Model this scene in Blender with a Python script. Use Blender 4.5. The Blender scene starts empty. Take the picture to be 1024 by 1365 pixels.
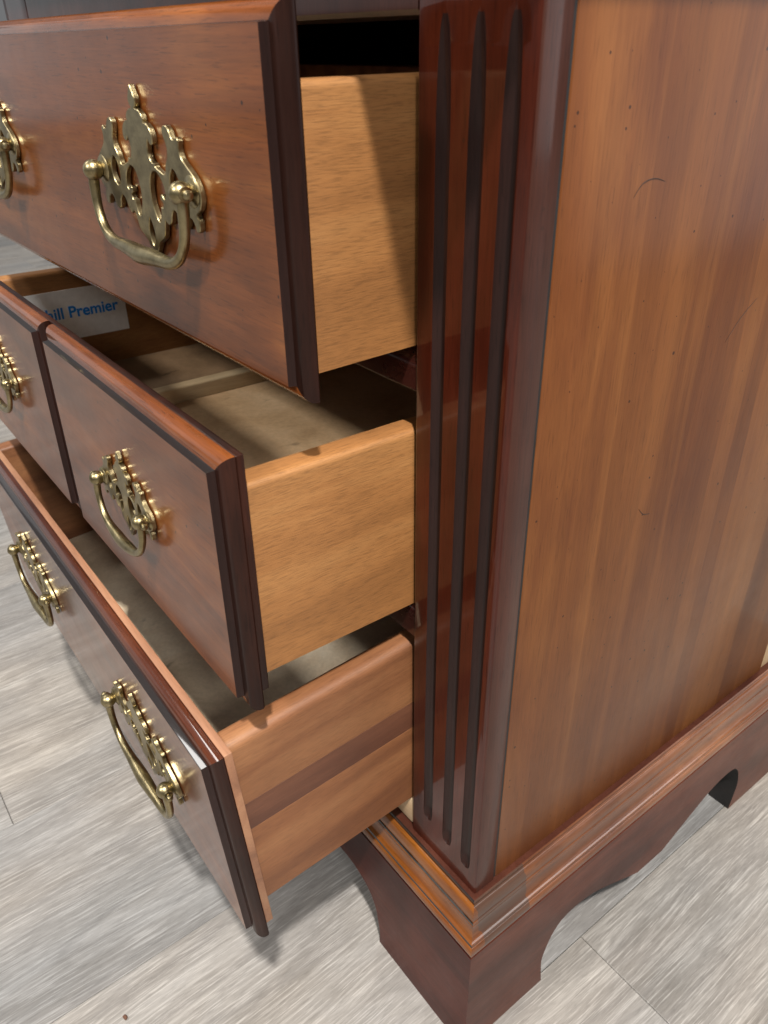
import bpy, bmesh, math, random
from mathutils import Vector, Matrix
random.seed(7)
SC = bpy.context.scene
COL = SC.collection
S = 0.05                      # one working unit = the width of a fluted pilaster, 50 mm
R = math.radians

# ---------------------------------------------------------------- camera
def look_axes(yaw, pitch, roll):
    y, p, r = R(yaw), R(pitch), R(roll)
    fw = Vector((-math.cos(y)*math.cos(p), math.sin(y)*math.cos(p), -math.sin(p)))
    rt = fw.cross(Vector((0, 0, 1))).normalized()
    up = rt.cross(fw)
    return fw, math.cos(r)*rt + math.sin(r)*up, -math.sin(r)*rt + math.cos(r)*up
fw, rt, up = look_axes(36.9684, 31.0461, -0.9541)
cd = bpy.data.cameras.new('camera')
cam = bpy.data.objects.new('camera', cd); COL.objects.link(cam)
CAM = Vector((3.3238, -3.5710, 9.8345))*S
cam.matrix_world = Matrix(((rt.x, up.x, -fw.x, CAM.x), (rt.y, up.y, -fw.y, CAM.y),
                           (rt.z, up.z, -fw.z, CAM.z), (0, 0, 0, 1)))
cd.sensor_fit = 'VERTICAL'; cd.sensor_height = 24; cd.sensor_width = 18
cd.lens = 24*1044.4/1365
cd.clip_start = 0.01; cd.clip_end = 200
cd.dof.use_dof = True; cd.dof.focus_distance = 0.36; cd.dof.aperture_fstop = 15
SC.camera = cam

# ---------------------------------------------------------------- world and lamps
W = bpy.data.worlds.new('World'); SC.world = W; W.use_nodes = True
bg = W.node_tree.nodes['Background']
bg.inputs[0].default_value = (0.97, 0.98, 1.0, 1); bg.inputs[1].default_value = 0.17
SC.view_settings.view_transform = 'Standard'; SC.view_settings.look = 'None'
SC.view_settings.exposure = 0; SC.view_settings.gamma = 1
def lamp(name, loc, target, sx, sy, power, col=(1, 1, 1)):
    d = bpy.data.lights.new(name, 'AREA'); d.shape = 'RECTANGLE'; d.size = sx; d.size_y = sy
    d.energy = power; d.color = col
    o = bpy.data.objects.new(name, d); COL.objects.link(o)
    o.location = loc
    o.rotation_euler = (Vector(target)-Vector(loc)).to_track_quat('-Z', 'Y').to_euler()
    return o
lamp('key_lamp', (1.11, -0.64, 3.0), (0, 0, 0.4), 0.12, 0.12, 178, (1, 0.955, 0.89))
lamp('second_lamp', (-0.4, -2.9, 2.8), (0, 0, 0.3), 0.35, 0.35, 88, (1, 0.965, 0.91))
lamp('side_fill', (3.0, -0.95, 2.9), (-.2, 0, 0.25), 0.4, 0.4, 42, (1, 0.97, 0.93))  # added fill that reaches into the bottom drawer
lamp('ceiling_panel', (-2.7, -1.6, 3.0), (-2.7, -1.6, 0), 0.6, 1.8, 55, (1, 0.97, 0.93))
lamp('ceiling_panel', (1.6, -3.0, 3.0), (1.6, -3.0, 0), 0.6, 1.8, 24, (1, 0.97, 0.93))
lamp('ceiling_panel', (1.8, 2.2, 3.0), (1.8, 2.2, 0), 0.6, 1.8, 24, (1, 0.98, 0.96))
lamp('added_sheen_lamp', (1.75, 1.95, 0.78), (0, 0, 0.6), 1.7, 1.25, 9, (0.93, 0.97, 1.0))  # added lamp in place of a pale wall, for the stile's grey sheen
lamp('added_sheen_lamp', (-4.6, -2.2, 1.25), (0, -.2, 0.6), 3.0, 2.3, 10, (0.95, 0.98, 1.0))  # added lamp, no known window; puts sheen on the drawer fronts

# ---------------------------------------------------------------- materials
class NT:
    def __init__(s, name):
        s.m = bpy.data.materials.new(name); s.m.use_nodes = True
        s.t = s.m.node_tree; s.b = s.t.nodes['Principled BSDF']
    def n(s, typ, **kw):
        x = s.t.nodes.new(typ)
        for k, v in kw.items():
            if k.startswith('i_'):
                k = k[2:]; k = int(k) if k.isdigit() else k.replace('_', ' ')
                x.inputs[k].default_value = v
            else: setattr(x, k, v)
        return x
    def l(s, a, b): s.t.links.new(a, b)
    def put(s, k, v):
        if hasattr(v, 'is_linked'): s.l(v, s.b.inputs[k])
        else: s.b.inputs[k].default_value = v
    def coord(s, scale=(1, 1, 1), rot=(0, 0, 0), loc=None, src='Object'):
        tc = s.n('ShaderNodeTexCoord'); mp = s.n('ShaderNodeMapping')
        mp.inputs['Scale'].default_value = scale; mp.inputs['Rotation'].default_value = rot
        s.l(tc.outputs[src], mp.inputs[0])
        if loc is not None: s.l(loc, mp.inputs['Location'])
        return mp.outputs[0]
    def noise(s, vec, scale, detail=4, rough=.55, dist=0):
        x = s.n('ShaderNodeTexNoise'); s.l(vec, x.inputs['Vector'])
        x.inputs['Scale'].default_value = scale; x.inputs['Detail'].default_value = detail
        x.inputs['Roughness'].default_value = rough; x.inputs['Distortion'].default_value = dist
        return x.outputs[0]
    def ramp(s, fac, stops, interp='LINEAR'):
        x = s.n('ShaderNodeValToRGB'); s.l(fac, x.inputs[0]); cr = x.color_ramp; cr.interpolation = interp
        while len(cr.elements) < len(stops): cr.elements.new(.5)
        for e, (p, c) in zip(cr.elements, stops):
            e.position = p; e.color = (c, c, c, 1) if isinstance(c, (int, float)) else (*c, 1)
        return x.outputs[0]
    def mix(s, fac, a, b, mode='MIX'):
        x = s.n('ShaderNodeMix', data_type='RGBA', blend_type=mode)
        for i, v in ((0, fac), (6, a), (7, b)):
            if hasattr(v, 'is_linked'): s.l(v, x.inputs[i])
            else: x.inputs[i].default_value = v if isinstance(v, (int, float)) else (*v, 1)
        return x.outputs[2]
    def math(s, op, a, b=None):
        x = s.n('ShaderNodeMath', operation=op)
        for i, v in ((0, a), (1, b)):
            if v is None: continue
            if hasattr(v, 'is_linked'): s.l(v, x.inputs[i])
            else: x.inputs[i].default_value = v
        return x.outputs[0]
    def bump(s, h, strength=.2, dist=.001):
        x = s.n('ShaderNodeBump'); x.inputs['Strength'].default_value = strength
        x.inputs['Distance'].default_value = dist; s.l(h, x.inputs['Height'])
        s.l(x.outputs[0], s.b.inputs['Normal']); return x

def stretch(axis, k):
    return tuple((1/k if a == axis else 1) for a in 'xyz')

def finished_wood(name, dark, mid, light, axis, rough=.3, coat=.6, coat_rough=.12, specks=.6, blotch=22, fibre=1.0, staves=None, tilt=0.0):
    t = NT(name)
    rot = {'x': (0, 0, tilt), 'y': (0, 0, tilt), 'z': (tilt, 0, 0)}[axis]
    oi = t.n('ShaderNodeObjectInfo')
    v = t.coord(stretch(axis, 7), rot)
    vf = t.coord(stretch(axis, 26), rot)
    vi = t.coord()
    big = t.noise(v, blotch, 5, .6, .6)
    cloud = t.noise(vi, 14, 3, .5)
    fac = t.math('ADD', t.math('MULTIPLY', big, .72), t.math('MULTIPLY', cloud, .3))
    col = t.ramp(fac, [(.36, dark), (.52, mid), (.68, light)])
    fld = t.noise(t.coord(stretch(axis, 9), rot), 11, 3, .5, .4)
    rg_ = t.math('SINE', t.math('MULTIPLY', fld, 95))
    col = t.mix(.8*fibre, col, t.ramp(rg_, [(.30, .90), (.62, 1.04)]), 'MULTIPLY')
    fib = t.noise(vf, 1100, 3, .6)
    col = t.mix(.45*fibre, col, t.ramp(fib, [(.3, .62), (.62, 1.10)]), 'MULTIPLY')
    pore = t.noise(t.coord(stretch(axis, 14), rot), 1500, 2, .5)
    col = t.mix(.5*fibre, col, t.ramp(pore, [(.30, .35), (.42, 1.0)]), 'MULTIPLY')
    if staves:
        ax, width = staves
        sep = t.n('ShaderNodeSeparateXYZ')
        wob = t.coord((1, 1, 1)); t.l(wob, sep.inputs[0])
        wv = t.n('ShaderNodeTexNoise', noise_dimensions='1D'); t.l(sep.outputs[ax], wv.inputs['W']); wv.inputs['Scale'].default_value = 14; wv.inputs['Detail'].default_value = 1
        q = t.math('FLOOR', t.math('ADD', t.math('DIVIDE', sep.outputs[ax], width), t.math('MULTIPLY', wv.outputs[0], 2.6)))
        wn = t.n('ShaderNodeTexWhiteNoise', noise_dimensions='1D'); t.l(q, wn.inputs['W'])
        col = t.mix(.75, col, t.ramp(wn.outputs[0], [(0, (.70, .63, .62)), (.5, (1, .98, .98)), (1, (1.26, 1.32, 1.30))]), 'MULTIPLY')
        st = t.noise(t.coord(stretch(axis, 60)), 60, 2, .5)
        col = t.mix(t.ramp(st, [(.60, 0.0), (.74, .35)]), col, tuple(min(1, c*1.25) for c in light))
    if specks:
        vo = t.n('ShaderNodeTexVoronoi', voronoi_dimensions='2D'); vo.inputs['Scale'].default_value = 85
        sp_ = t.n('ShaderNodeSeparateXYZ'); t.l(t.coord(), sp_.inputs[0]); cb_ = t.n('ShaderNodeCombineXYZ')
        t.l(t.math('ADD', sp_.outputs[0], sp_.outputs[1]), cb_.inputs[0]); t.l(sp_.outputs[2], cb_.inputs[1]); t.l(cb_.outputs[0], vo.inputs['Vector'])
        d = vo.outputs['Distance']
        sep2 = t.n('ShaderNodeSeparateColor'); t.l(vo.outputs['Color'], sep2.inputs[0])
        size = t.math('MULTIPLY', t.math('POWER', sep2.outputs[0], 4), .062)
        msk = t.math('MULTIPLY', t.math('LESS_THAN', d, size), specks)
        col = t.mix(msk, col, (.012, .006, .004))
    t.put('Base Color', col)
    wear = t.noise(vi, 40, 5, .6)
    rg = t.n('ShaderNodeMapRange'); t.l(wear, rg.inputs[0]); rg.inputs[3].default_value = rough*.75; rg.inputs[4].default_value = rough*1.35
    t.put('Roughness', rg.outputs[0]); t.put('IOR', 1.5); t.put('Specular IOR Level', .12)
    t.put('Coat Weight', coat); t.put('Coat Roughness', coat_rough); t.put('Coat IOR', 1.5)
    t.bump(t.math('ADD', t.math('MULTIPLY', fib, .5), t.noise(v, 60, 3)), .10, .0006)
    return t.m

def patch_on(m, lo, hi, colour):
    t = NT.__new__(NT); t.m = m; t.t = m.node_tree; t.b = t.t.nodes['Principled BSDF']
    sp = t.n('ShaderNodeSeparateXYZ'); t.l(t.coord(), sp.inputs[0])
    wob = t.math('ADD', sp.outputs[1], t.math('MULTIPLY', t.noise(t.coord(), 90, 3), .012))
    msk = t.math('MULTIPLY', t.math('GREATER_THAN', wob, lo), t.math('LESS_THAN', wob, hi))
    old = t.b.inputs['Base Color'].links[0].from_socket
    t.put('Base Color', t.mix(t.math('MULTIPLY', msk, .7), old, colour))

def raw_wood(name, dark, mid, light, axis, fleck=1.0, rough=.55, scale=40, coat=0.0):
    t = NT(name)
    v = t.coord(stretch(axis, 8), (0, .04, .05))
    big = t.noise(v, scale, 5, .6, .8)
    col = t.ramp(big, [(.34, dark), (.5, mid), (.66, light)])
    fl = t.noise(t.coord(stretch(axis, 15), (.09, .07, .03)), 2300, 4, .6)
    col = t.mix(.8*fleck, col, t.ramp(fl, [(.36, .66), (.50, 1.0), (.70, 1.12)]), 'MULTIPLY')
    stn = t.noise(t.coord(), 12, 4, .6)
    col = t.mix(.5, col, t.ramp(stn, [(.3, .72), (.6, 1.08)]), 'MULTIPLY')
    t.put('Base Color', col); t.put('Roughness', rough); t.put('Coat Weight', coat); t.put('Coat Roughness', .3)
    t.bump(t.math('ADD', fl, big), .22, .0005)
    return t.m

M_FRONT = finished_wood('cherry_drawer_front', (.060, .0155, .004), (.136, .039, .0085), (.235, .082, .018), 'x', rough=.34, coat=.6, coat_rough=.13, specks=.9)
M_EDGE = finished_wood('cherry_moulded_edge', (.07, .018, .006), (.20, .058, .014), (.36, .125, .028), 'x', rough=.25, coat=.8, coat_rough=.08, specks=.3)
M_EDGED = finished_wood('dark_moulded_edge', (.030, .007, .004), (.075, .019, .007), (.15, .045, .013), 'x', rough=.25, coat=1.0, coat_rough=.06, specks=.3)
M_END = finished_wood('dark_stained_end_grain', (.008, .003, .002), (.017, .0055, .0035), (.045, .013, .007), 'z', rough=.4, coat=.22, specks=0)
M_GLAZE = finished_wood('dark_glaze', (.008, .006, .006), (.014, .009, .008), (.022, .012, .010), 'x', rough=.35, coat=1.0, coat_rough=.05, specks=0)
M_PIL = finished_wood('red_mahogany_pilaster', (.026, .0045, .002), (.050, .0085, .0035), (.090, .017, .006), 'z', rough=.30, coat=.55, coat_rough=.06, specks=.4)
M_FLUTE = finished_wood('dark_glazed_flute', (.012, .005, .004), (.019, .0075, .006), (.030, .012, .009), 'z', rough=.4, coat=.25, coat_rough=.2, specks=0)
M_STILE = finished_wood('mahogany_stile', (.034, .010, .0065), (.058, .018, .011), (.090, .030, .018), 'z', rough=.38, coat=.5, coat_rough=.13, specks=.3)
M_SIDE = finished_wood('cherry_side_panel', (.118, .036, .010), (.165, .057, .0145), (.222, .084, .022), 'z', rough=.36, coat=.42, coat_rough=.20, specks=.8, fibre=.62, staves=(1, .023), blotch=30, tilt=.0)
M_MOULD = finished_wood('amber_base_moulding', (.085, .021, .005), (.24, .082, .013), (.42, .19, .032), 'x', rough=.25, coat=.8, coat_rough=.10, specks=.3)
M_MOULDY = finished_wood('worn_side_moulding', (.058, .018, .008), (.150, .054, .021), (.31, .135, .058), 'y', rough=.32, coat=.9, coat_rough=.10, specks=.3)
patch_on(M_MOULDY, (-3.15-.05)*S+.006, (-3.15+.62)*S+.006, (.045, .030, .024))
M_BASE = finished_wood('dark_cherry_base', (.028, .006, .004), (.056, .012, .008), (.090, .022, .013), 'x', rough=.42, coat=.16, coat_rough=.2, specks=.3)
M_BASEY = finished_wood('cherry_side_base', (.048, .013, .008), (.090, .025, .014), (.135, .044, .023), 'y', rough=.42, coat=.25, coat_rough=.2, specks=.3)
M_RAIL = finished_wood('dark_rail', (.022, .006, .005), (.040, .010, .007), (.07, .02, .012), 'x', rough=.28, coat=.7, coat_rough=.1, specks=.2)
M_TOP = M_FRONT
M_SIDEWOOD = raw_wood('pale_alder_drawer_side', (.245, .104, .031), (.305, .132, .040), (.370, .175, .058), 'y', fleck=1.0)
M_SIDERED = raw_wood('reddish_drawer_side', (.140, .052, .020), (.205, .081, .031), (.265, .118, .048), 'y', fleck=.7, coat=.15)
M_SIDEDARK = raw_wood('dark_red_drawer_board', (.072, .025, .013), (.100, .036, .018), (.135, .052, .026), 'y', fleck=.5, coat=.15)
M_SIDETOP = raw_wood('stained_board_edge', (.16, .055, .028), (.27, .105, .05), (.38, .17, .08), 'y', fleck=.5, coat=.2)
M_INSIDE = raw_wood('brown_drawer_inside', (.11, .045, .022), (.18, .080, .038), (.25, .12, .058), 'y', fleck=.5)
M_BACKING = raw_wood('pale_backing_board', (.20, .092, .050), (.275, .130, .070), (.36, .185, .10), 'x', fleck=.5)
M_BACKING2 = raw_wood('pale_divider', (.42, .30, .17), (.52, .39, .23), (.60, .47, .30), 'y', fleck=.4)
M_PINE = raw_wood('bare_case_wood', (.36, .23, .12), (.48, .33, .19), (.56, .42, .27), 'x', fleck=.3)
M_BLACK = raw_wood('black_arch_shade_and_seam', (.006, .006, .006), (.010, .009, .009), (.016, .013, .012), 'y', fleck=.2)  # shade of the base arches painted as black; also fills the panel seam
M_PINEZ = raw_wood('bare_rear_post', (.36, .23, .12), (.45, .30, .17), (.52, .37, .22), 'z', fleck=.5)
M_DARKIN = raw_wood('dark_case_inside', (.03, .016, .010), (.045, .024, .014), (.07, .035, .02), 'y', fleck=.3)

def panel_mat(name, a, b, c):
    t = NT(name)
    n1 = t.noise(t.coord(), 22, 5, .65, .5); n2 = t.noise(t.coord(), 420, 3, .6)
    col = t.ramp(n1, [(.32, a), (.5, b), (.68, c)])
    col = t.mix(.35, col, t.ramp(n2, [(.3, .7), (.65, 1.1)]), 'MULTIPLY')
    sp = t.noise(t.coord((1, .45, 1)), 75, 3, .6)
    col = t.mix(t.ramp(sp, [(.67, 0.0), (.74, .55)]), col, tuple(x*.35 for x in a))
    t.put('Base Color', col); t.put('Roughness', .55); t.bump(n2, .1, .0004)
    return t.m
M_BOTTOM = panel_mat('tan_drawer_bottom', (.44, .28, .145), (.56, .375, .21), (.64, .45, .27))
M_BOTTOMSHADE = panel_mat('shade_painted_drawer_bottom', (.17, .10, .052), (.25, .155, .082), (.32, .20, .11))  # same board as the tan bottom, its shade put into the colour
M_BOTTOMG = panel_mat('grey_stained_drawer_bottom', (.48, .37, .25), (.64, .51, .36), (.72, .61, .46))

def brass():
    t = NT('antique_brass')
    n1 = t.noise(t.coord(), 160, 4, .6); n2 = t.noise(t.coord(), 900, 3, .6)
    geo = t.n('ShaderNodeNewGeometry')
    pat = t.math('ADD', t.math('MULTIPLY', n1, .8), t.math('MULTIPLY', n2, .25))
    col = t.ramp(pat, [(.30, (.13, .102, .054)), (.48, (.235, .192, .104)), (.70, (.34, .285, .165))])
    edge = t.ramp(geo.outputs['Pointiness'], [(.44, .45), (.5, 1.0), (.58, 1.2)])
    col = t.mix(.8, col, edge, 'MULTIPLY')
    t.put('Base Color', col); t.put('Metallic', 1.0)
    rg = t.n('ShaderNodeMapRange'); t.l(n1, rg.inputs[0]); rg.inputs[3].default_value = .26; rg.inputs[4].default_value = .42
    t.put('Roughness', rg.outputs[0]); t.bump(n2, .08, .0003)
    return t.m
M_BRASS = brass()

def floor_mat(name, per_plank):
    t = NT(name)
    oi = t.n('ShaderNodeObjectInfo')
    comb = t.n('ShaderNodeCombineXYZ')
    rnd = oi.outputs['Random']
    t.l(t.math('MULTIPLY', rnd, 17.3), comb.inputs[0]); t.l(t.math('MULTIPLY', rnd, 41.7), comb.inputs[1])
    def cc(sc): return t.coord(sc, loc=comb.outputs[0])
    warp = t.noise(cc((1, .22, 1)), 14, 2, .5)
    # bend the grain a little so that the streaks wander across each plank
    def gc(sc, amt=.012):
        v = cc((1, 1, 1)); sp = t.n('ShaderNodeSeparateXYZ'); t.l(v, sp.inputs[0]); cb = t.n('ShaderNodeCombineXYZ')
        t.l(t.math('ADD', t.math('MULTIPLY', sp.outputs[0], sc[0]), t.math('MULTIPLY', warp, amt)), cb.inputs[0])
        t.l(t.math('MULTIPLY', sp.outputs[1], sc[1]), cb.inputs[1]); t.l(sp.outputs[2], cb.inputs[2])
        return cb.outputs[0]
    base = t.noise(gc((1, .13, 1)), 30, 8, .62, .6)
    col = t.ramp(base, [(.28, (.130, .119, .108)), (.44, (.190, .178, .166)), (.55, (.228, .216, .203)), (.72, (.285, .273, .26))])
    fld = t.noise(gc((1, .16, 1)), 8, 3, .5, .4)
    rings = t.math('SINE', t.math('MULTIPLY', fld, 80))
    col = t.mix(t.ramp(rings, [(.60, 0.0), (.90, .48)]), col, (.165, .155, .147))
    vein = t.noise(gc((1, .034, 1), .022), 380, 4, .62, .1)
    col = t.mix(t.ramp(vein, [(.52, 0.0), (.62, .30)]), col, (.40, .385, .367))
    stk = t.noise(gc((1, .03, 1), .022), 430, 4, .62, .1)
    col = t.mix(t.ramp(stk, [(.37, .34), (.45, 0.0)]), col, (.135, .124, .114))
    stz = t.noise(gc((1, .03, 1), .022), 1000, 3, .6, .1)
    col = t.mix(t.ramp(stz, [(.54, 0.0), (.62, .28)]), col, (.50, .482, .46))
    ticks = t.noise(gc((1, .12, 1)), 900, 3, .6)
    col = t.mix(.5, col, t.ramp(ticks, [(.34, .72), (.5, 1.0), (.66, 1.12)]), 'MULTIPLY')
    patch = t.noise(cc((1, .35, 1)), 7, 4, .55, .4)
    col = t.mix(.9, col, t.ramp(patch, [(.34, (.78, .81, .84)), (.5, (1, 1, 1)), (.66, (1.18, 1.13, 1.06))]), 'MULTIPLY')
    tint = t.n('ShaderNodeTexWhiteNoise', noise_dimensions='1D'); t.l(t.math('MULTIPLY', rnd, 91.0), tint.inputs['W'])
    col = t.mix(.8, col, t.ramp(tint.outputs[0], [(0, (.93, .94, .96)), (.5, (1, .99, .98)), (1, (1.05, 1.03, 1.0))]), 'MULTIPLY')
    t.put('Base Color', col)
    rg = t.n('ShaderNodeMapRange'); t.l(stz, rg.inputs[0]); rg.inputs[3].default_value = .30; rg.inputs[4].default_value = .5
    t.put('Roughness', rg.outputs[0])
    t.bump(t.math('ADD', stz, t.math('MULTIPLY', ticks, .6)), .25, .0006)
    return t.m
M_PLANK = floor_mat('limed_oak_plank', True)
def flat(name, c, rough=.6):
    t = NT(name); n = t.noise(t.coord(), 300, 3)
    t.put('Base Color', t.mix(.25, c, t.ramp(n, [(.3, .75), (.7, 1.1)]), 'MULTIPLY')); t.put('Roughness', rough); return t.m
M_PAPER = flat('white_paper', (.90, .89, .87), .6)
M_INK = flat('blue_ink', (.01, .26, .78), .5)
M_GAP = flat('floor_gap', (.24, .22, .20), .8)

# ---------------------------------------------------------------- mesh helpers (working units in, metres out)
def link(name, verts, faces, mats, parent=None, fm=None, org=(0, 0, 0), smooth=None):
    me = bpy.data.meshes.new(name)
    me.from_pydata([((v[0]-org[0])*S, (v[1]-org[1])*S, (v[2]-org[2])*S) for v in verts], [], faces)
    for m in (mats if isinstance(mats, (list, tuple)) else [mats]): me.materials.append(m)
    if fm: me.polygons.foreach_set('material_index', fm)
    bm = bmesh.new(); bm.from_mesh(me); bmesh.ops.recalc_face_normals(bm, faces=bm.faces); bm.to_mesh(me); bm.free()
    if smooth is not None:
        me.polygons.foreach_set('use_smooth', [True]*len(me.polygons)); me.set_sharp_from_angle(angle=R(smooth))
    o = bpy.data.objects.new(name, me); COL.objects.link(o)
    if parent: o.parent = parent
    return o

def box(name, x, y, z, mat, parent=None, org=(0, 0, 0), bev=.012, seg=2, edges=None):
    me = bpy.data.meshes.new(name); bm = bmesh.new()
    c = [(a, b, d) for a in x for b in y for d in z]
    vs = [bm.verts.new(((p[0]-org[0])*S, (p[1]-org[1])*S, (p[2]-org[2])*S)) for p in c]
    for f in ((0, 1, 3, 2), (4, 6, 7, 5), (0, 4, 5, 1), (2, 3, 7, 6), (0, 2, 6, 4), (1, 5, 7, 3)): bm.faces.new([vs[i] for i in f])
    bmesh.ops.recalc_face_normals(bm, faces=bm.faces)
    if bev: bmesh.ops.bevel(bm, geom=bm.edges[:], offset=bev*S, segments=seg, profile=.5, affect='EDGES')
    bm.to_mesh(me); bm.free(); me.materials.append(mat)
    me.polygons.foreach_set('use_smooth', [True]*len(me.polygons)); me.set_sharp_from_angle(angle=R(50))
    o = bpy.data.objects.new(name, me); COL.objects.link(o)
    if parent: o.parent = parent
    return o

def prism(name, prof, axis, a, b, mat, parent=None, org=(0, 0, 0), smooth=35):
    """closed 2D profile swept along an axis: axis 'x' -> prof (y,z), 'y' -> prof (x,z)"""
    mk = (lambda p, t: (t, p[0], p[1])) if axis == 'x' else (lambda p, t: (p[0], t, p[1]))
    n = len(prof)
    v = [mk(p, a) for p in prof] + [mk(p, b) for p in prof]
    f = [(i, (i+1) % n, n+(i+1) % n, n+i) for i in range(n)] + [tuple(range(n))[::-1], tuple(range(n, 2*n))]
    return link(name, v, f, mat, parent, org=org, smooth=smooth)

def catmull(pts, sub=3, closed=True):
    out = []; n = len(pts)
    rng = range(n) if closed else range(n-1)
    for i in rng:
        g = (lambda k: Vector(pts[k % n])) if closed else (lambda k: Vector(pts[min(max(k, 0), n-1)]))
        p0, p1, p2, p3 = g(i-1), g(i), g(i+1), g(i+2)
        for s in range(sub):
            t = s/sub
            out.append(.5*((2*p1)+(p2-p0)*t+(2*p0-5*p1+4*p2-p3)*t*t+(3*p1-p0-3*p2+p3)*t**3))
    if not closed: out.append(Vector(pts[-1]))
    return out

def tube(path, rad, seg=12):
    v, f = [], []
    n = len(path); prev = None
    for i, p in enumerate(path):
        d = (path[min(i+1, n-1)]-path[max(i-1, 0)]).normalized()
        if prev is None: u = d.orthogonal().normalized()
        else: u = (prev-d*prev.dot(d)).normalized()
        prev = u; w = d.cross(u)
        for k in range(seg):
            a = 2*math.pi*k/seg; v.append(p+(u*math.cos(a)+w*math.sin(a))*rad[i])
    for i in range(n-1):
        for k in range(seg): f.append((i*seg+k, i*seg+(k+1) % seg, (i+1)*seg+(k+1) % seg, (i+1)*seg+k))
    f += [tuple(range(seg))[::-1], tuple(range((n-1)*seg, n*seg))]
    return v, f

def lathe(prof, centre, axis, seg=20):
    """prof: (radius, distance along axis)"""
    ax = Vector(axis).normalized(); u = ax.orthogonal().normalized(); w = ax.cross(u)
    v, f = [], []
    for r, d in prof:
        for k in range(seg):
            a = 2*math.pi*k/seg; v.append(Vector(centre)+ax*d+(u*math.cos(a)+w*math.sin(a))*r)
    for i in range(len(prof)-1):
        for k in range(seg): f.append((i*seg+k, i*seg+(k+1) % seg, (i+1)*seg+(k+1) % seg, (i+1)*seg+k))
    f += [tuple(range(seg))[::-1], tuple(range((len(prof)-1)*seg, len(prof)*seg))]
    return v, f
def join(parts):
    V, F = [], []
    for v, f in parts:
        k = len(V); V += list(v); F += [tuple(i+k for i in q) for q in f]
    return V, F

def empty(name, loc=(0, 0, 0), parent=None):
    o = bpy.data.objects.new(name, None); COL.objects.link(o); o.location = Vector(loc)*S; o.empty_display_size = .02
    if parent: o.parent = parent
    return o

# ---------------------------------------------------------------- floor
floor = link('floor', [(-400, -400, -.30), (400, -400, -.30), (400, 400, -.30), (-400, 400, -.30)], [(0, 1, 2, 3)], M_GAP)
floor['kind'] = 'structure'; floor['label'] = 'grey limed oak plank floor'; 
PW, PL = 3.125, 24.4
bmesh_pl = None
def plank_mesh():
    me = bpy.data.meshes.new('plank'); bm = bmesh.new(); g = .005
    w, l = PW-g, PL-g
    for x in (0, w):
        for y in (0, l):
            for z in (-.30, 0): bm.verts.new((x*S, y*S, z*S))
    bm.verts.ensure_lookup_table(); vs = bm.verts[:]
    for f in ((0, 1, 3, 2), (4, 6, 7, 5), (0, 4, 5, 1), (2, 3, 7, 6), (0, 2, 6, 4), (1, 5, 7, 3)): bm.faces.new([vs[i] for i in f])
    bmesh.ops.recalc_face_normals(bm, faces=bm.faces)
    bmesh.ops.bevel(bm, geom=[e for e in bm.edges if all(v.co.z > -.001 for v in e.verts)], offset=.010*S, segments=1, affect='EDGES')
    bm.to_mesh(me); bm.free(); me.materials.append(M_PLANK); return me
PM = plank_mesh()
row0 = .18
offs = {0: 1.83, -3: -3.44, -2: -9.7, -1: -14.2, -4: -11.0}
rr = random.Random(3)
for k in range(-26, 14):
    x = row0+k*PW
    y0 = offs.get(k, rr.uniform(-PL, 0))
    j0 = -3 if -26 <= k else 0
    for j in range(-2, 3):
        y = y0+j*PL
        o = bpy.data.objects.new('plank', PM); COL.objects.link(o); o.parent = floor
        o.location = (x*S, y*S, rr.uniform(-.004, 0)*S)

# ---------------------------------------------------------------- nightstand case
WID = 9.75; ZB = 2.40; ZT = 10.75; DEP = 5.33; BDEP = 6.3
ns = empty('nightstand', (-WID/2, BDEP/2, 0))
NO = (-WID/2, BDEP/2, 0)       # children are built in the scene frame, so their origin is the nightstand's own
ns['label'] = 'reddish cherry wood nightstand with its three drawers pulled open, standing on grey plank floor'
ns['category'] = 'nightstand'

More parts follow.
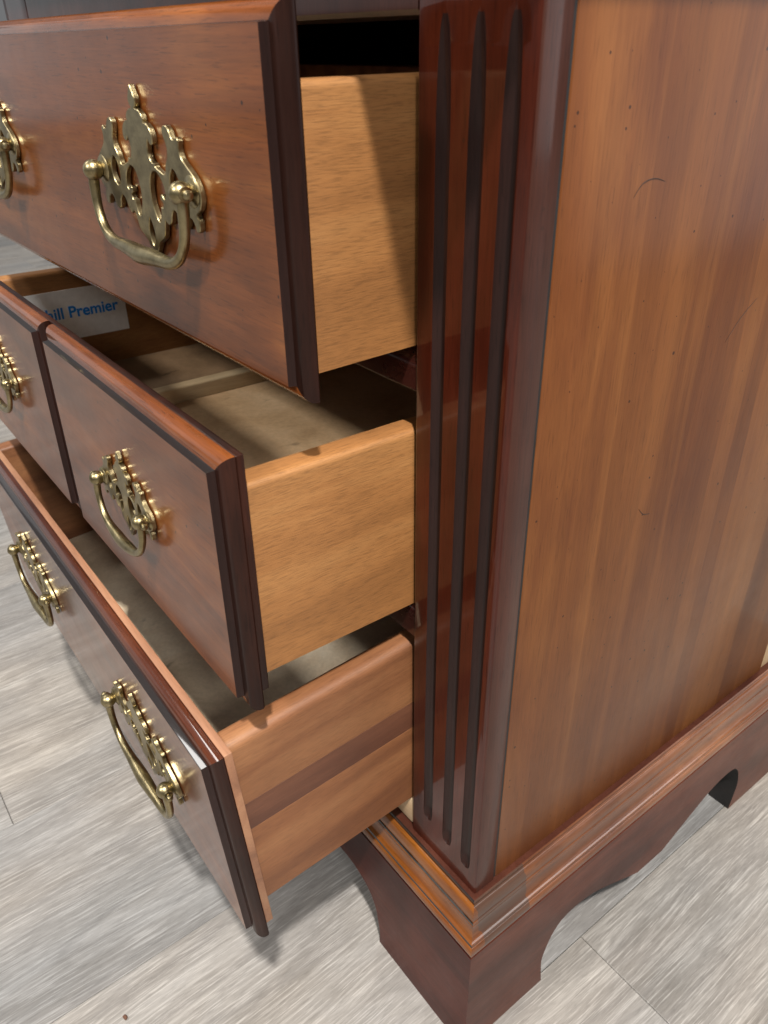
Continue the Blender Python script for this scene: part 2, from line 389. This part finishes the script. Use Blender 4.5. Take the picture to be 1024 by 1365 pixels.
def pilaster(mirror=False):
    fl = [-.745, -.445, -.165]; r = .070; dmax = .060
    z0, z1 = ZB-.02, ZT
    rows = [z0, 2.62]
    ends = [(2.80, 9.98), (2.72, 9.985), (2.66, 9.985)]
    zs = [2.6+.02*i for i in range(22)]+[3.2, 5, 7, 9]+[9.30+.035*i for i in range(22)]+[ZT]
    zs = sorted(set([z0]+zs))
    V, F, FM = [], [], []
    nper = 10
    def depth(z, e):
        lo, hi = e
        if z <= lo or z >= hi: return 0.0
        a = min(1, ((z-lo)/.13))**.6; b = min(1, ((hi-z)/.62))**.75
        return dmax*min(a, b)
    cols = None
    for z in zs:
        row = [(-1.0, .02), (-.988, .004), (-.975, 0)]
        mats = [0, 0, 0]
        for c, e in zip(fl, ends):
            d = depth(z, e); rad = r
            h = math.sqrt(max(0, rad*rad-(rad-d)**2)) if d > 0 else .0005
            row.append((c-h, 0))
            for i in range(1, nper):
                a = -1+2*i/nper; x = c+h*a
                y = math.sqrt(max(0, rad*rad-(h*a)**2))-(rad-d) if d > 0 else 0
                row.append((x, max(0, y)))
            row.append((c+h, 0))
        row += [(-.02, 0), (-.006, .006), (0, .02), (0, .258), (-.008, .268), (-.06, .272), (-.06, .30)]
        V += [((-WID-x if mirror else x), y, z) for x, y in row]
    n = len(row)
    for i in range(len(zs)-1):
        for k in range(n-1):
            F.append((i*n+k, i*n+k+1, (i+1)*n+k+1, (i+1)*n+k))
            if k < 3: m = 0
            elif k < 3+3*(nper+1):
                q = (k-3) % (nper+1); m = 0 if q == nper or q < 0 else 1
                if depth((zs[i]+zs[i+1])/2, ends[(k-3)//(nper+1)]) < .001: m = 0
            elif k >= n-3: m = 1
            elif k >= n-5: m = 2
            else: m = 0
            FM.append(m)
    # back faces so that it is a solid post
    b = len(V)
    xs = [(-1.0, .30)]
    for z in (zs[0], zs[-1]): V.append(((-WID+1.0 if mirror else -1.0), .30, z))
    L = len(zs)-1
    F.append((0, L*n, b+1, b)); FM.append(0)
    F.append((n-1, b, b+1, L*n+n-1)); FM.append(0)
    o = link('pilaster', V, F, [M_PIL, M_FLUTE, M_STILE], ns, FM, org=NO, smooth=40)
    return o
pilaster(); pilaster(True)

# side panels
for sx, mir in ((0, 1), (-WID, -1)):
    a, b = sorted((sx-mir*.012, sx-mir*.36))
    box('side_panel', (a, b), (.302, DEP), (ZB-.03, ZT), M_SIDE, ns, NO, bev=.012)
    a, b = sorted((sx-mir*.018, sx-mir*.058))
    box('seam', (a, b), (.2745, .3005), (ZB-.03, ZT), M_BLACK, ns, NO, bev=0)
    a, b = sorted((sx-mir*.03, sx-mir*.36))
    box('rear_post', (a, b), (DEP+.002, BDEP-.05), (ZB-.03, ZT), M_PINEZ, ns, NO, bev=.02)
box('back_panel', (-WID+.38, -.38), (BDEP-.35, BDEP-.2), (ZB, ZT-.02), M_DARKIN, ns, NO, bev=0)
box('top_board', (-WID-.36, .36), (-.74, BDEP+.1), (ZT+.002, ZT+.55), M_TOP, ns, NO, bev=.12, seg=4)
def rail(name, z0, z1, y0=.02, rnd=.14, mat=None):
    pr = [(y0+.9, z0), (y0+.9, z1)]
    for i in range(7):
        a = R(90+15*i); pr.append((y0+rnd+rnd*math.cos(a), z1-rnd+rnd*math.sin(a)))
    pr += [(y0, z0+.03), (y0+.03, z0)]
    return prism(name, pr, 'x', -WID+1.0, -1.0, mat or M_RAIL, ns, NO)
rail('top_rail', 9.965, ZT, y0=-.0+.004, rnd=.03, mat=M_STILE)
rail('drawer_rail', 7.50, 7.84, y0=.02)
rail('drawer_rail', 5.07, 5.50, y0=.02)
rail('bottom_rail', ZB, 2.60, y0=.10, mat=M_RAIL)
box('drawer_runner', (-1.35, -1.03), (.03, 5.2), (ZB+.01, 2.80), M_PINE, ns, NO, bev=.02)
for z0, z1 in ((7.52, 7.80), (5.10, 5.45)):
    for x0, x1 in ((-1.34, -1.0), (-WID+1.0, -WID+1.34)):
        box('drawer_runner', (x0, x1), (.93, 5.2), (z0, z1), M_DARKIN, ns, NO, bev=.02)
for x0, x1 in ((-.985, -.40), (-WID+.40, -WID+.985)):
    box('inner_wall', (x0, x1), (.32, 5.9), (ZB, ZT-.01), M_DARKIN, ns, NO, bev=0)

# base moulding: profile (projection, height) swept with mitred corners round front and sides
MP = [(-.10, ZB-.02), (-.10, ZB), (.050, ZB-.002), (.062, ZB-.012), (.064, ZB-.050)]
GL = {2, 3}
for i in range(8):     # ovolo
    a = i/7; MP.append((.068+.062*math.sin(a*math.pi/2), ZB-.055-.145*(1-math.cos(a*math.pi/2))))
GL |= {len(MP)-1, len(MP)}
MP += [(.140, 2.196), (.142, 2.168)]
for i in range(8):     # cove
    a = i/7; MP.append((.146+.060*(1-math.cos(a*math.pi/2)), 2.164-.165*math.sin(a*math.pi/2)))
GL |= {len(MP), len(MP)+1}
MP += [(.214, 1.994), (.216, 1.968)]
for i in range(7):     # bead
    a = i/6; MP.append((.218+.032*math.sin(a*math.pi/2), 1.964-.075*(1-math.cos(a*math.pi/2))))
MP += [(.250, 1.880), (.242, 1.858), (.196, 1.855), (.194, 1.823), (-.10, 1.823)]
GL |= {len(MP)-3, len(MP)-4}
def mould_run(name, side, mat):
    n = len(MP); V = []
    for m, z in MP:
        if side == 'front': V.append((-WID-m, -m, z))
        elif side == 'right': V.append((m, -m, z))
        else: V.append((-WID-m, -m, z))
    for m, z in MP:
        if side == 'front': V.append((m, -m, z))
        elif side == 'right': V.append((m, BDEP, z))
        else: V.append((-WID-m, BDEP, z))
    F = [(i, (i+1) % n, n+(i+1) % n, n+i) for i in range(n)]+[tuple(range(n))[::-1], tuple(range(n, 2*n))]
    link(name, V, F, [mat, M_GLAZE, M_STILE], ns, [2 if i < 2 else 1 if i in (GL if side == 'front' else (n-3, n-4)) else 0 for i in range(n)]+[1, 1], org=NO, smooth=28)
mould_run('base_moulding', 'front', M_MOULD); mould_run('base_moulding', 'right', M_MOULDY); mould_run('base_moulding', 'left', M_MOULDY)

# bracket base boards with cut-out aprons
B = .243; BT = .32; ZM = 1.822
def apron(L, foot, arch, dip):
    """lower edge from one end (0) to the other (L)"""
    half = [(foot, 0), (foot-.03, .25), (foot-.05, .48), (foot-.01, .66), (foot+.07, .86), (foot+.22, 1.02), (foot+.48, arch), (foot+.80, arch-.06),
            (foot+1.15, arch-.22), (foot+1.5, arch-.40), (foot+1.75, dip+.06)]
    if dip > .5:
        half = [(foot, 0), (foot-.012, .18), (foot+.015, .42), (foot+.08, .70), (foot+.27, .92), (foot+.65, arch), (foot+1.15, arch-.08), (foot+1.8, arch-.28), (foot+2.4, dip)]
    half = [h for h in half if h[0] < L/2-.1]
    h2 = catmull([(a, b, 0) for a, b in half], 3, False); pts = [(p.x, max(0, p.y)) for p in h2]
    return pts+[(L-x, z) for x, z in pts[::-1]]
def base_board(name, kind, mat):
    if kind == 'front':
        L = WID+2*B; low = apron(L, 1.585, 1.03, .55)
        prof = [(0, 0)]+low+[(L, 0), (L, ZM), (0, ZM)]
        V = [(-WID-B+x, -B, z) for x, z in prof]
        # mitred ends
        V += [(min(max(-WID-B+x, -WID-B+BT), B-BT) if x in (0, L) else -WID-B+x, -B+BT, z) for x, z in prof]
    else:
        L = BDEP+B; low = apron(L, 1.262, 1.06, .47)
        prof = [(0, 0)]+low+[(L, 0), (L, ZM), (0, ZM)]
        xo, xi = (B, B-BT) if kind == 'right' else (-WID-B, -WID-B+BT)
        V = [(xo, -B+y, z) for y, z in prof]
        V += [(xi, -B+(BT if y == 0 else y), z) for y, z in prof]
    n = len(prof)
    F = [(i, (i+1) % n, n+(i+1) % n, n+i) for i in range(n)]+[tuple(range(n))[::-1], tuple(range(n, 2*n))]
    return link(name, V, F, [mat, M_BLACK], ns, [1 if 0 < i < n-4 else 0 for i in range(n)]+[0, 1], org=NO, smooth=30)  # cut edges and inner face carry the painted arch shade
box('rear_light_block', (-WID-B+BT+.01, B-BT-.01), (BDEP-.25, BDEP-.02), (.05, ZM-.01), M_DARKIN, ns, NO, bev=0)  # unseen board added to stop light passing under from behind
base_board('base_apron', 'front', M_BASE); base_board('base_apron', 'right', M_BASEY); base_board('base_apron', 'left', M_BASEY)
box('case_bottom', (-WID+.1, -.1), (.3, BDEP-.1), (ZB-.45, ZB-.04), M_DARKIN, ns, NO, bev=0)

# ---------------------------------------------------------------- brass handles (sub-parts of each drawer)
HALF = [(0, .63), (.032, .585), (.062, .535), (.050, .497), (.030, .478), (.080, .470), (.125, .447), (.145, .410), (.140, .392), (.185, .388), (.230, .360),
        (.258, .310), (.250, .262), (.215, .248), (.188, .272), (.180, .285), (.162, .255), (.150, .205), (.165, .160), (.200, .130), (.235, .132), (.245, .105), (.310, .085), (.375, .068), (.405, .085),
        (.425, .140), (.470, .195), (.482, .255), (.455, .310), (.440, .355), (.462, .388), (.510, .392), (.552, .362), (.580, .315), (.618, .312), (.650, .330),
        (.678, .305), (.668, .262), (.690, .205), (.760, .155), (.845, .100), (.905, .025), (.915, -.045), (.875, -.115), (.820, -.148), (.842, -.185),
        (.845, -.235), (.820, -.268), (.785, -.262), (.765, -.215), (.725, -.185), (.675, -.200), (.640, -.262), (.590, -.285), (.545, -.258), (.525, -.200),
        (.470, -.165), (.420, -.190), (.385, -.255), (.335, -.285), (.285, -.262), (.262, -.300), (.228, -.385), (.170, -.420), (.115, -.450), (.062, -.510), (0, -.575)]
H1 = [(.215, .072), (.285, .045), (.335, -.015), (.345, -.075), (.318, -.105), (.285, -.078), (.258, -.082), (.252, -.115), (.285, -.135), (.268, -.170),
      (.235, -.165), (.226, -.215), (.192, -.275), (.148, -.255), (.098, -.145), (.100, -.040), (.142, .045)]
H2 = [(.520, .105), (.570, .080), (.598, .020), (.580, -.045), (.530, -.080), (.480, -.062), (.462, -.005), (.475, .060)]
H3 = [(0, -.285), (.030, -.330), (.046, -.385), (.030, -.440), (0, -.475), (-.030, -.440), (-.046, -.385), (-.030, -.330)]
H4 = [(.700, .130), (.735, .105), (.725, .075), (.690, .085)]
def plate_mesh(sx, sz):
    cu = bpy.data.curves.new('plate_outline', 'CURVE'); cu.dimensions = '2D'; cu.fill_mode = 'BOTH'
    cu.extrude = .016*S; cu.bevel_depth = .006*S; cu.bevel_resolution = 0; cu.offset = -.006*S
    out = HALF+[(-x, z) for x, z in HALF[-2:0:-1]]
    def grow(lp, k):
        cx = sum(p[0] for p in lp)/len(lp); cz = sum(p[1] for p in lp)/len(lp)
        return [(cx+(x-cx)*k, cz+(z-cz)*k) for x, z in lp]
    h1, h2, h3 = grow(H1, 1.03), grow(H2, 1.15), grow(H3, 1.1)
    loops = [out, h1, [(-x, z) for x, z in h1], h2, [(-x, z) for x, z in h2], h3]
    for lp in loops:
        pts = catmull([(x, z, 0) for x, z in lp], 3)
        sp = cu.splines.new('POLY'); sp.points.add(len(pts)-1); sp.use_cyclic_u = True
        for p, q in zip(sp.points, pts): p.co = (q.x*sx*S, q.y*sz*S, 0, 1)
    tmp = bpy.data.objects.new('plate_tmp', cu); COL.objects.link(tmp)
    dg = bpy.context.evaluated_depsgraph_get()
    me = bpy.data.meshes.new_from_object(tmp.evaluated_get(dg)); me.name = 'backplate'
    bpy.data.objects.remove(tmp); bpy.data.curves.remove(cu)
    me.transform(Matrix.Rotation(R(90), 4, 'X')); me.materials.clear(); me.materials.append(M_BRASS)
    me.polygons.foreach_set('use_smooth', [True]*len(me.polygons)); me.set_sharp_from_angle(angle=R(28))
    return me
PLATES = {}
def handle(dr, org, cx, yf, z, sx, sz, half, drop, swing=.03):
    """swing-bail pull: pierced backplate, two posts, bail"""
    key = (sx, sz)
    if key not in PLATES: PLATES[key] = plate_mesh(sx, sz)
    o = bpy.data.objects.new('backplate', PLATES[key]); COL.objects.link(o); o.parent = dr
    o.location = Vector((cx-org[0], yf-.028-org[1], z-org[2]))*S
    k = sz**.5
    OFF = .135*k
    for s in (-1, 1):
        c = (cx+s*half, yf, z)
        pr = [(.0, .03), (.105*k, .035), (.108*k, .050), (.095*k, .062), (.075*k, .066), (.070*k, .072), (.06*k, .074), (.052*k, .077)]
        for i in range(10):
            a = R(-62+i*(152/9)); pr.append((.082*k*math.cos(a), OFF+.082*k*math.sin(a)))
        pr.append((.0005, OFF+.0825*k))
        a1 = lathe(pr, c, (0, -1, 0), 20)
        # pin of the bail, its collar and rounded tip
        pc = (cx+s*half, yf-OFF, z)
        a2 = lathe([(.001, .070*k), (.050*k, .070*k), (.052*k, .092*k), (.034*k, .094*k), (.034*k, .125*k), (.026*k, .143*k), (.001, .150*k)], pc, (s, 0, 0), 14)
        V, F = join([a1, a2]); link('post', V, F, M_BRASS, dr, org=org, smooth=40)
    pts = [(half-.02, 0), (half+.012, -.03), (half+.022, -.10), (half+.020, -.20), (half+.0, -.30), (half-.05, -.39), (half-.14, -.465), (half-.27, -.505),
           (half-.42, -.512), (.22*half/.79, -.516), (.08, -.526), (0, -.530)]
    if half < .65:
        pts = [(half-.02, 0), (half+.012, -.03), (half+.022, -.10), (half+.018, -.20), (half-.015, -.30), (half-.07, -.39), (half-.15, -.455), (half-.25, -.495), (.14, -.515), (0, -.53)]
    m = len(pts)
    rad = [.030, .046, .044, .040, .038, .038, .041, .046, .052, .062, .070, .072][:m] if m == 12 else [.030, .044, .042, .038, .037, .038, .042, .050, .060, .063]
    rad = [r*k for r in rad]
    full = pts+[(-x, zz) for x, zz in pts[-2::-1]]; rf = rad+rad[-2::-1]
    P3 = [(x, zz*drop/.555, 0) for x, zz in full]
    cv = catmull(P3, 4, False)
    rc = []
    for i in range(len(cv)):
        t = i/4; a = min(int(t), len(rf)-1); b = min(a+1, len(rf)-1); rc.append(rf[a]*(1-(t-a))+rf[b]*(t-a))
    path = [Vector((cx+p.x, yf-OFF-swing*min(1, (-p.y)/drop), z+p.y)) for p in cv]
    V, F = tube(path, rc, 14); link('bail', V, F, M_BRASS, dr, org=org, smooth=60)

# ---------------------------------------------------------------- drawers
I, T = .122, .178
PROF = [(I, 0), (I-.004, .008), (I-.006, .050), (I-.012, .060), (I-.034, .061)]
for i in range(1, 10):
    a = R(90*i/9); PROF.append((I-.036-(I-.036)*math.sin(a), .062+.085*(1-math.cos(a))))
PROF += [(0, .165), (.008, T)]
def front_panel(name, dr, org, x0, x1, z0, z1, yf, edge=None):
    V, F, FM = [], [], []
    for ins, d in PROF:
        V += [(x0+ins, yf+d, z0+ins), (x1-ins, yf+d, z0+ins), (x1-ins, yf+d, z1-ins), (x0+ins, yf+d, z1-ins)]
    F.append((0, 1, 2, 3)); FM.append(0)
    n = len(PROF)
    for i in range(n-1):
        for k in range(4):
            F.append((i*4+k, i*4+(k+1) % 4, (i+1)*4+(k+1) % 4, (i+1)*4+k))
            FM.append((4 if i < 3 and k in (1, 3) else 2 if i < 3 else 3 if k in (1, 3) else 1))
    F.append(tuple((n-1)*4+k for k in range(4))[::-1]); FM.append(1)
    return link(name, V, F, [M_FRONT, edge or M_EDGE, M_GLAZE, M_END, M_FLUTE], dr, FM, org=org, smooth=30)

def drawer(label, pose, yf, z0, z1, s0, s1, sidemat, backmat, topmat, botmat, split=False, boards=None, backext=.012, bth=.09, edge=None):
    L = -.94; LL = -WID+.94
    org = (L, .2, z0)
    dr = empty('drawer', (org[0]-NO[0], org[1]-NO[1], org[2]-NO[2]), ns)
    yw, pt, rl = [R(a) for a in pose]
    dr.rotation_euler = (Matrix.Rotation(yw, 3, 'Z') @ Matrix.Rotation(pt, 3, 'X') @ Matrix.Rotation(rl, 3, 'Y')).to_euler()
    dr['label'] = label
    if split:
        front_panel('drawer_front', dr, org, LL, -WID/2-.075, z0, z1, yf); front_panel('drawer_front', dr, org, -WID/2+.075, L, z0, z1, yf)
    else: front_panel('drawer_front', dr, org, LL, L, z0, z1, yf, edge)
    yb = yf+T+bth
    box('front_backing', (LL+backext, L-backext), (yf+T+.001, yb), (z0+.17, z1-.004), backmat, dr, org, bev=.006)
    xs = -1.04; th = .26; ye = yb+4.55
    def side(x0, x1):
        outer_right = x1 > -5
        if boards and outer_right:
            zz = [s0]+boards+[s1]; mats = [M_SIDERED, M_SIDEDARK, M_SIDERED]
            for i in range(len(zz)-1):
                top = i == len(zz)-2
                rounded_board('side_board', x0, x1, yb+.001, ye, zz[i]+(.002 if i else 0), zz[i+1], mats[i], .09 if top else .006)
        else: rounded_board('side_panel', x0, x1, yb+.001, ye, s0, s1, sidemat, .05)
    def rounded_board(name, x0, x1, ya, ybk, za, zb_, mat, r):
        pr = [(x0, za), (x1, za)]
        for i in range(5):
            a = R(22.5*i); pr.append((x1-r+r*math.cos(a), zb_-r+r*math.sin(a)))
        for i in range(5):
            a = R(90+22.5*i); pr.append((x0+r+r*math.cos(a), zb_-r+r*math.sin(a)))
        return prism(name, pr, 'y', ya, ybk, mat, dr, org)
    side(xs-th, xs); side(-WID-xs, -WID-xs+th)
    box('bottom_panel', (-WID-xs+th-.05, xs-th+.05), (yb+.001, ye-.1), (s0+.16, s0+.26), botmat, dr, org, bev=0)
    box('back_panel', (-WID-xs+th+.001, xs-th-.001), (ye-.26, ye-.002), (s0+.262, s1-.1), M_INSIDE, dr, org, bev=.02)
    return dr, org, yb, ye, s0

d1, g1, *_ = drawer('top drawer, pale sided and narrowest open', (1.048, .166, .013), -1.077, 7.717, 10.053, 7.881, 9.652, M_SIDEWOOD, M_END, M_SIDEWOOD, M_BOTTOM, backext=.095, bth=.06)
d2, g2, yb2, ye2, s2 = drawer('middle drawer with two false fronts and a divider inside', (-.278, -.831, -.635), -1.764, 5.21, 7.461, 5.46, 7.172, M_SIDEWOOD, M_END, M_SIDEWOOD, M_BOTTOMSHADE, split=True, bth=.06)
d3, g3, *_ = drawer('bottom drawer with reddish striped side board, pulled out furthest', (-.627, 2.998, -1.155), -2.017, 2.433, 4.977, 2.837, 4.952, M_SIDERED, M_BACKING, M_SIDETOP, M_BOTTOMG, boards=[3.86, 4.20], bth=.075, edge=M_EDGED)
HC = 2.83
for s in (0, 1):
    c = -HC if s == 0 else -WID+HC
    handle(d1, g1, c, -1.077, 8.97, 1, 1, .79, .56)
    handle(d2, g2, c, -1.764, 6.41, .66, .70, .51, .45)
    handle(d3, g3, c-.05+.1*s, -2.017, 3.72, 1, 1, .79, .58)
# divider, label
box('divider', (-WID/2-.09, -WID/2+.09), (yb2+.001, ye2-.27), (s2+.262, 6.50), M_BACKING2, d2, g2, bev=.02)
box('tray_panel', (-WID/2+.091, -1.301), (yb2+.001, ye2-.27), (6.24, 6.32), M_BOTTOM, d2, g2, bev=0)
xl = -WID+1.04+.26
box('paper_label', (xl+.002, xl+.008), (-1.42, .40), (6.18, 6.90), M_PAPER, d2, g2, bev=0)
fc = bpy.data.curves.new('lettering', 'FONT'); fc.body = 'Broyhill Premier'; fc.size = 1; fc.offset = .024; fc.extrude = .004
tmp = bpy.data.objects.new('tmp_text', fc); COL.objects.link(tmp)
me = bpy.data.meshes.new_from_object(tmp.evaluated_get(bpy.context.evaluated_depsgraph_get())); me.name = 'lettering'
bpy.data.objects.remove(tmp); bpy.data.curves.remove(fc)
xs_ = [v.co.x for v in me.vertices]; w_ = max(xs_)-min(xs_); k = 1.50/w_*S
me.transform(Matrix.Translation((-min(xs_), 0, 0))); me.transform(Matrix(((0, 0, k, 0), (k, 0, 0, 0), (0, k*1.0, 0, 0), (0, 0, 0, 1))))
me.materials.clear(); me.materials.append(M_INK)
lt = bpy.data.objects.new('lettering', me); COL.objects.link(lt); lt.parent = d2
lt.location = ((xl+.0105-g2[0])*S, (-1.21-g2[1])*S, (6.50-g2[2])*S)

M_MARK = flat('dull_dark_scratch', (.045, .022, .014), .9)
# hairline scratches in the finish of the side panel
for pts in ([(1.02, 8.93), (1.10, 9.01), (1.22, 9.03), (1.34, 9.0)], [(3.05, 8.58), (3.17, 8.48), (3.32, 8.45)], [(2.55, 7.62), (2.72, 7.80), (2.92, 7.93)],
            [(1.72, 6.30), (1.80, 6.22), (1.90, 6.19)], [(3.40, 8.22), (3.52, 8.08), (3.60, 8.20), (3.78, 8.26)]):
    path = [Vector((-.0105, p.x, p.y)) for p in catmull([(a, b, 0) for a, b in pts], 5, False)]
    n_ = len(path); V, F = tube(path, [.001+.002*math.sin(math.pi*i/(n_-1)) for i in range(n_)], 6)
    link('scratch', V, F, M_MARK, ns, org=NO, smooth=60)

# crumb on the floor
bm = bmesh.new(); bmesh.ops.create_icosphere(bm, subdivisions=2, radius=1)
for v in bm.verts: v.co = Vector((v.co.x*1.3, v.co.y*.9, v.co.z*.6+.5))*(.030*S*random.uniform(.75, 1.15))
me = bpy.data.meshes.new('crumb'); bm.to_mesh(me); bm.free(); me.materials.append(flat('brown_crumb', (.10, .045, .025), .8))
o = bpy.data.objects.new('crumb', me); COL.objects.link(o); o.location = (-2.46*S, -3.16*S, 0)
o['label'] = 'tiny brown crumb lying on the grey floor in front of the nightstand'; o['category'] = 'crumb'
bpy.context.view_layer.update()
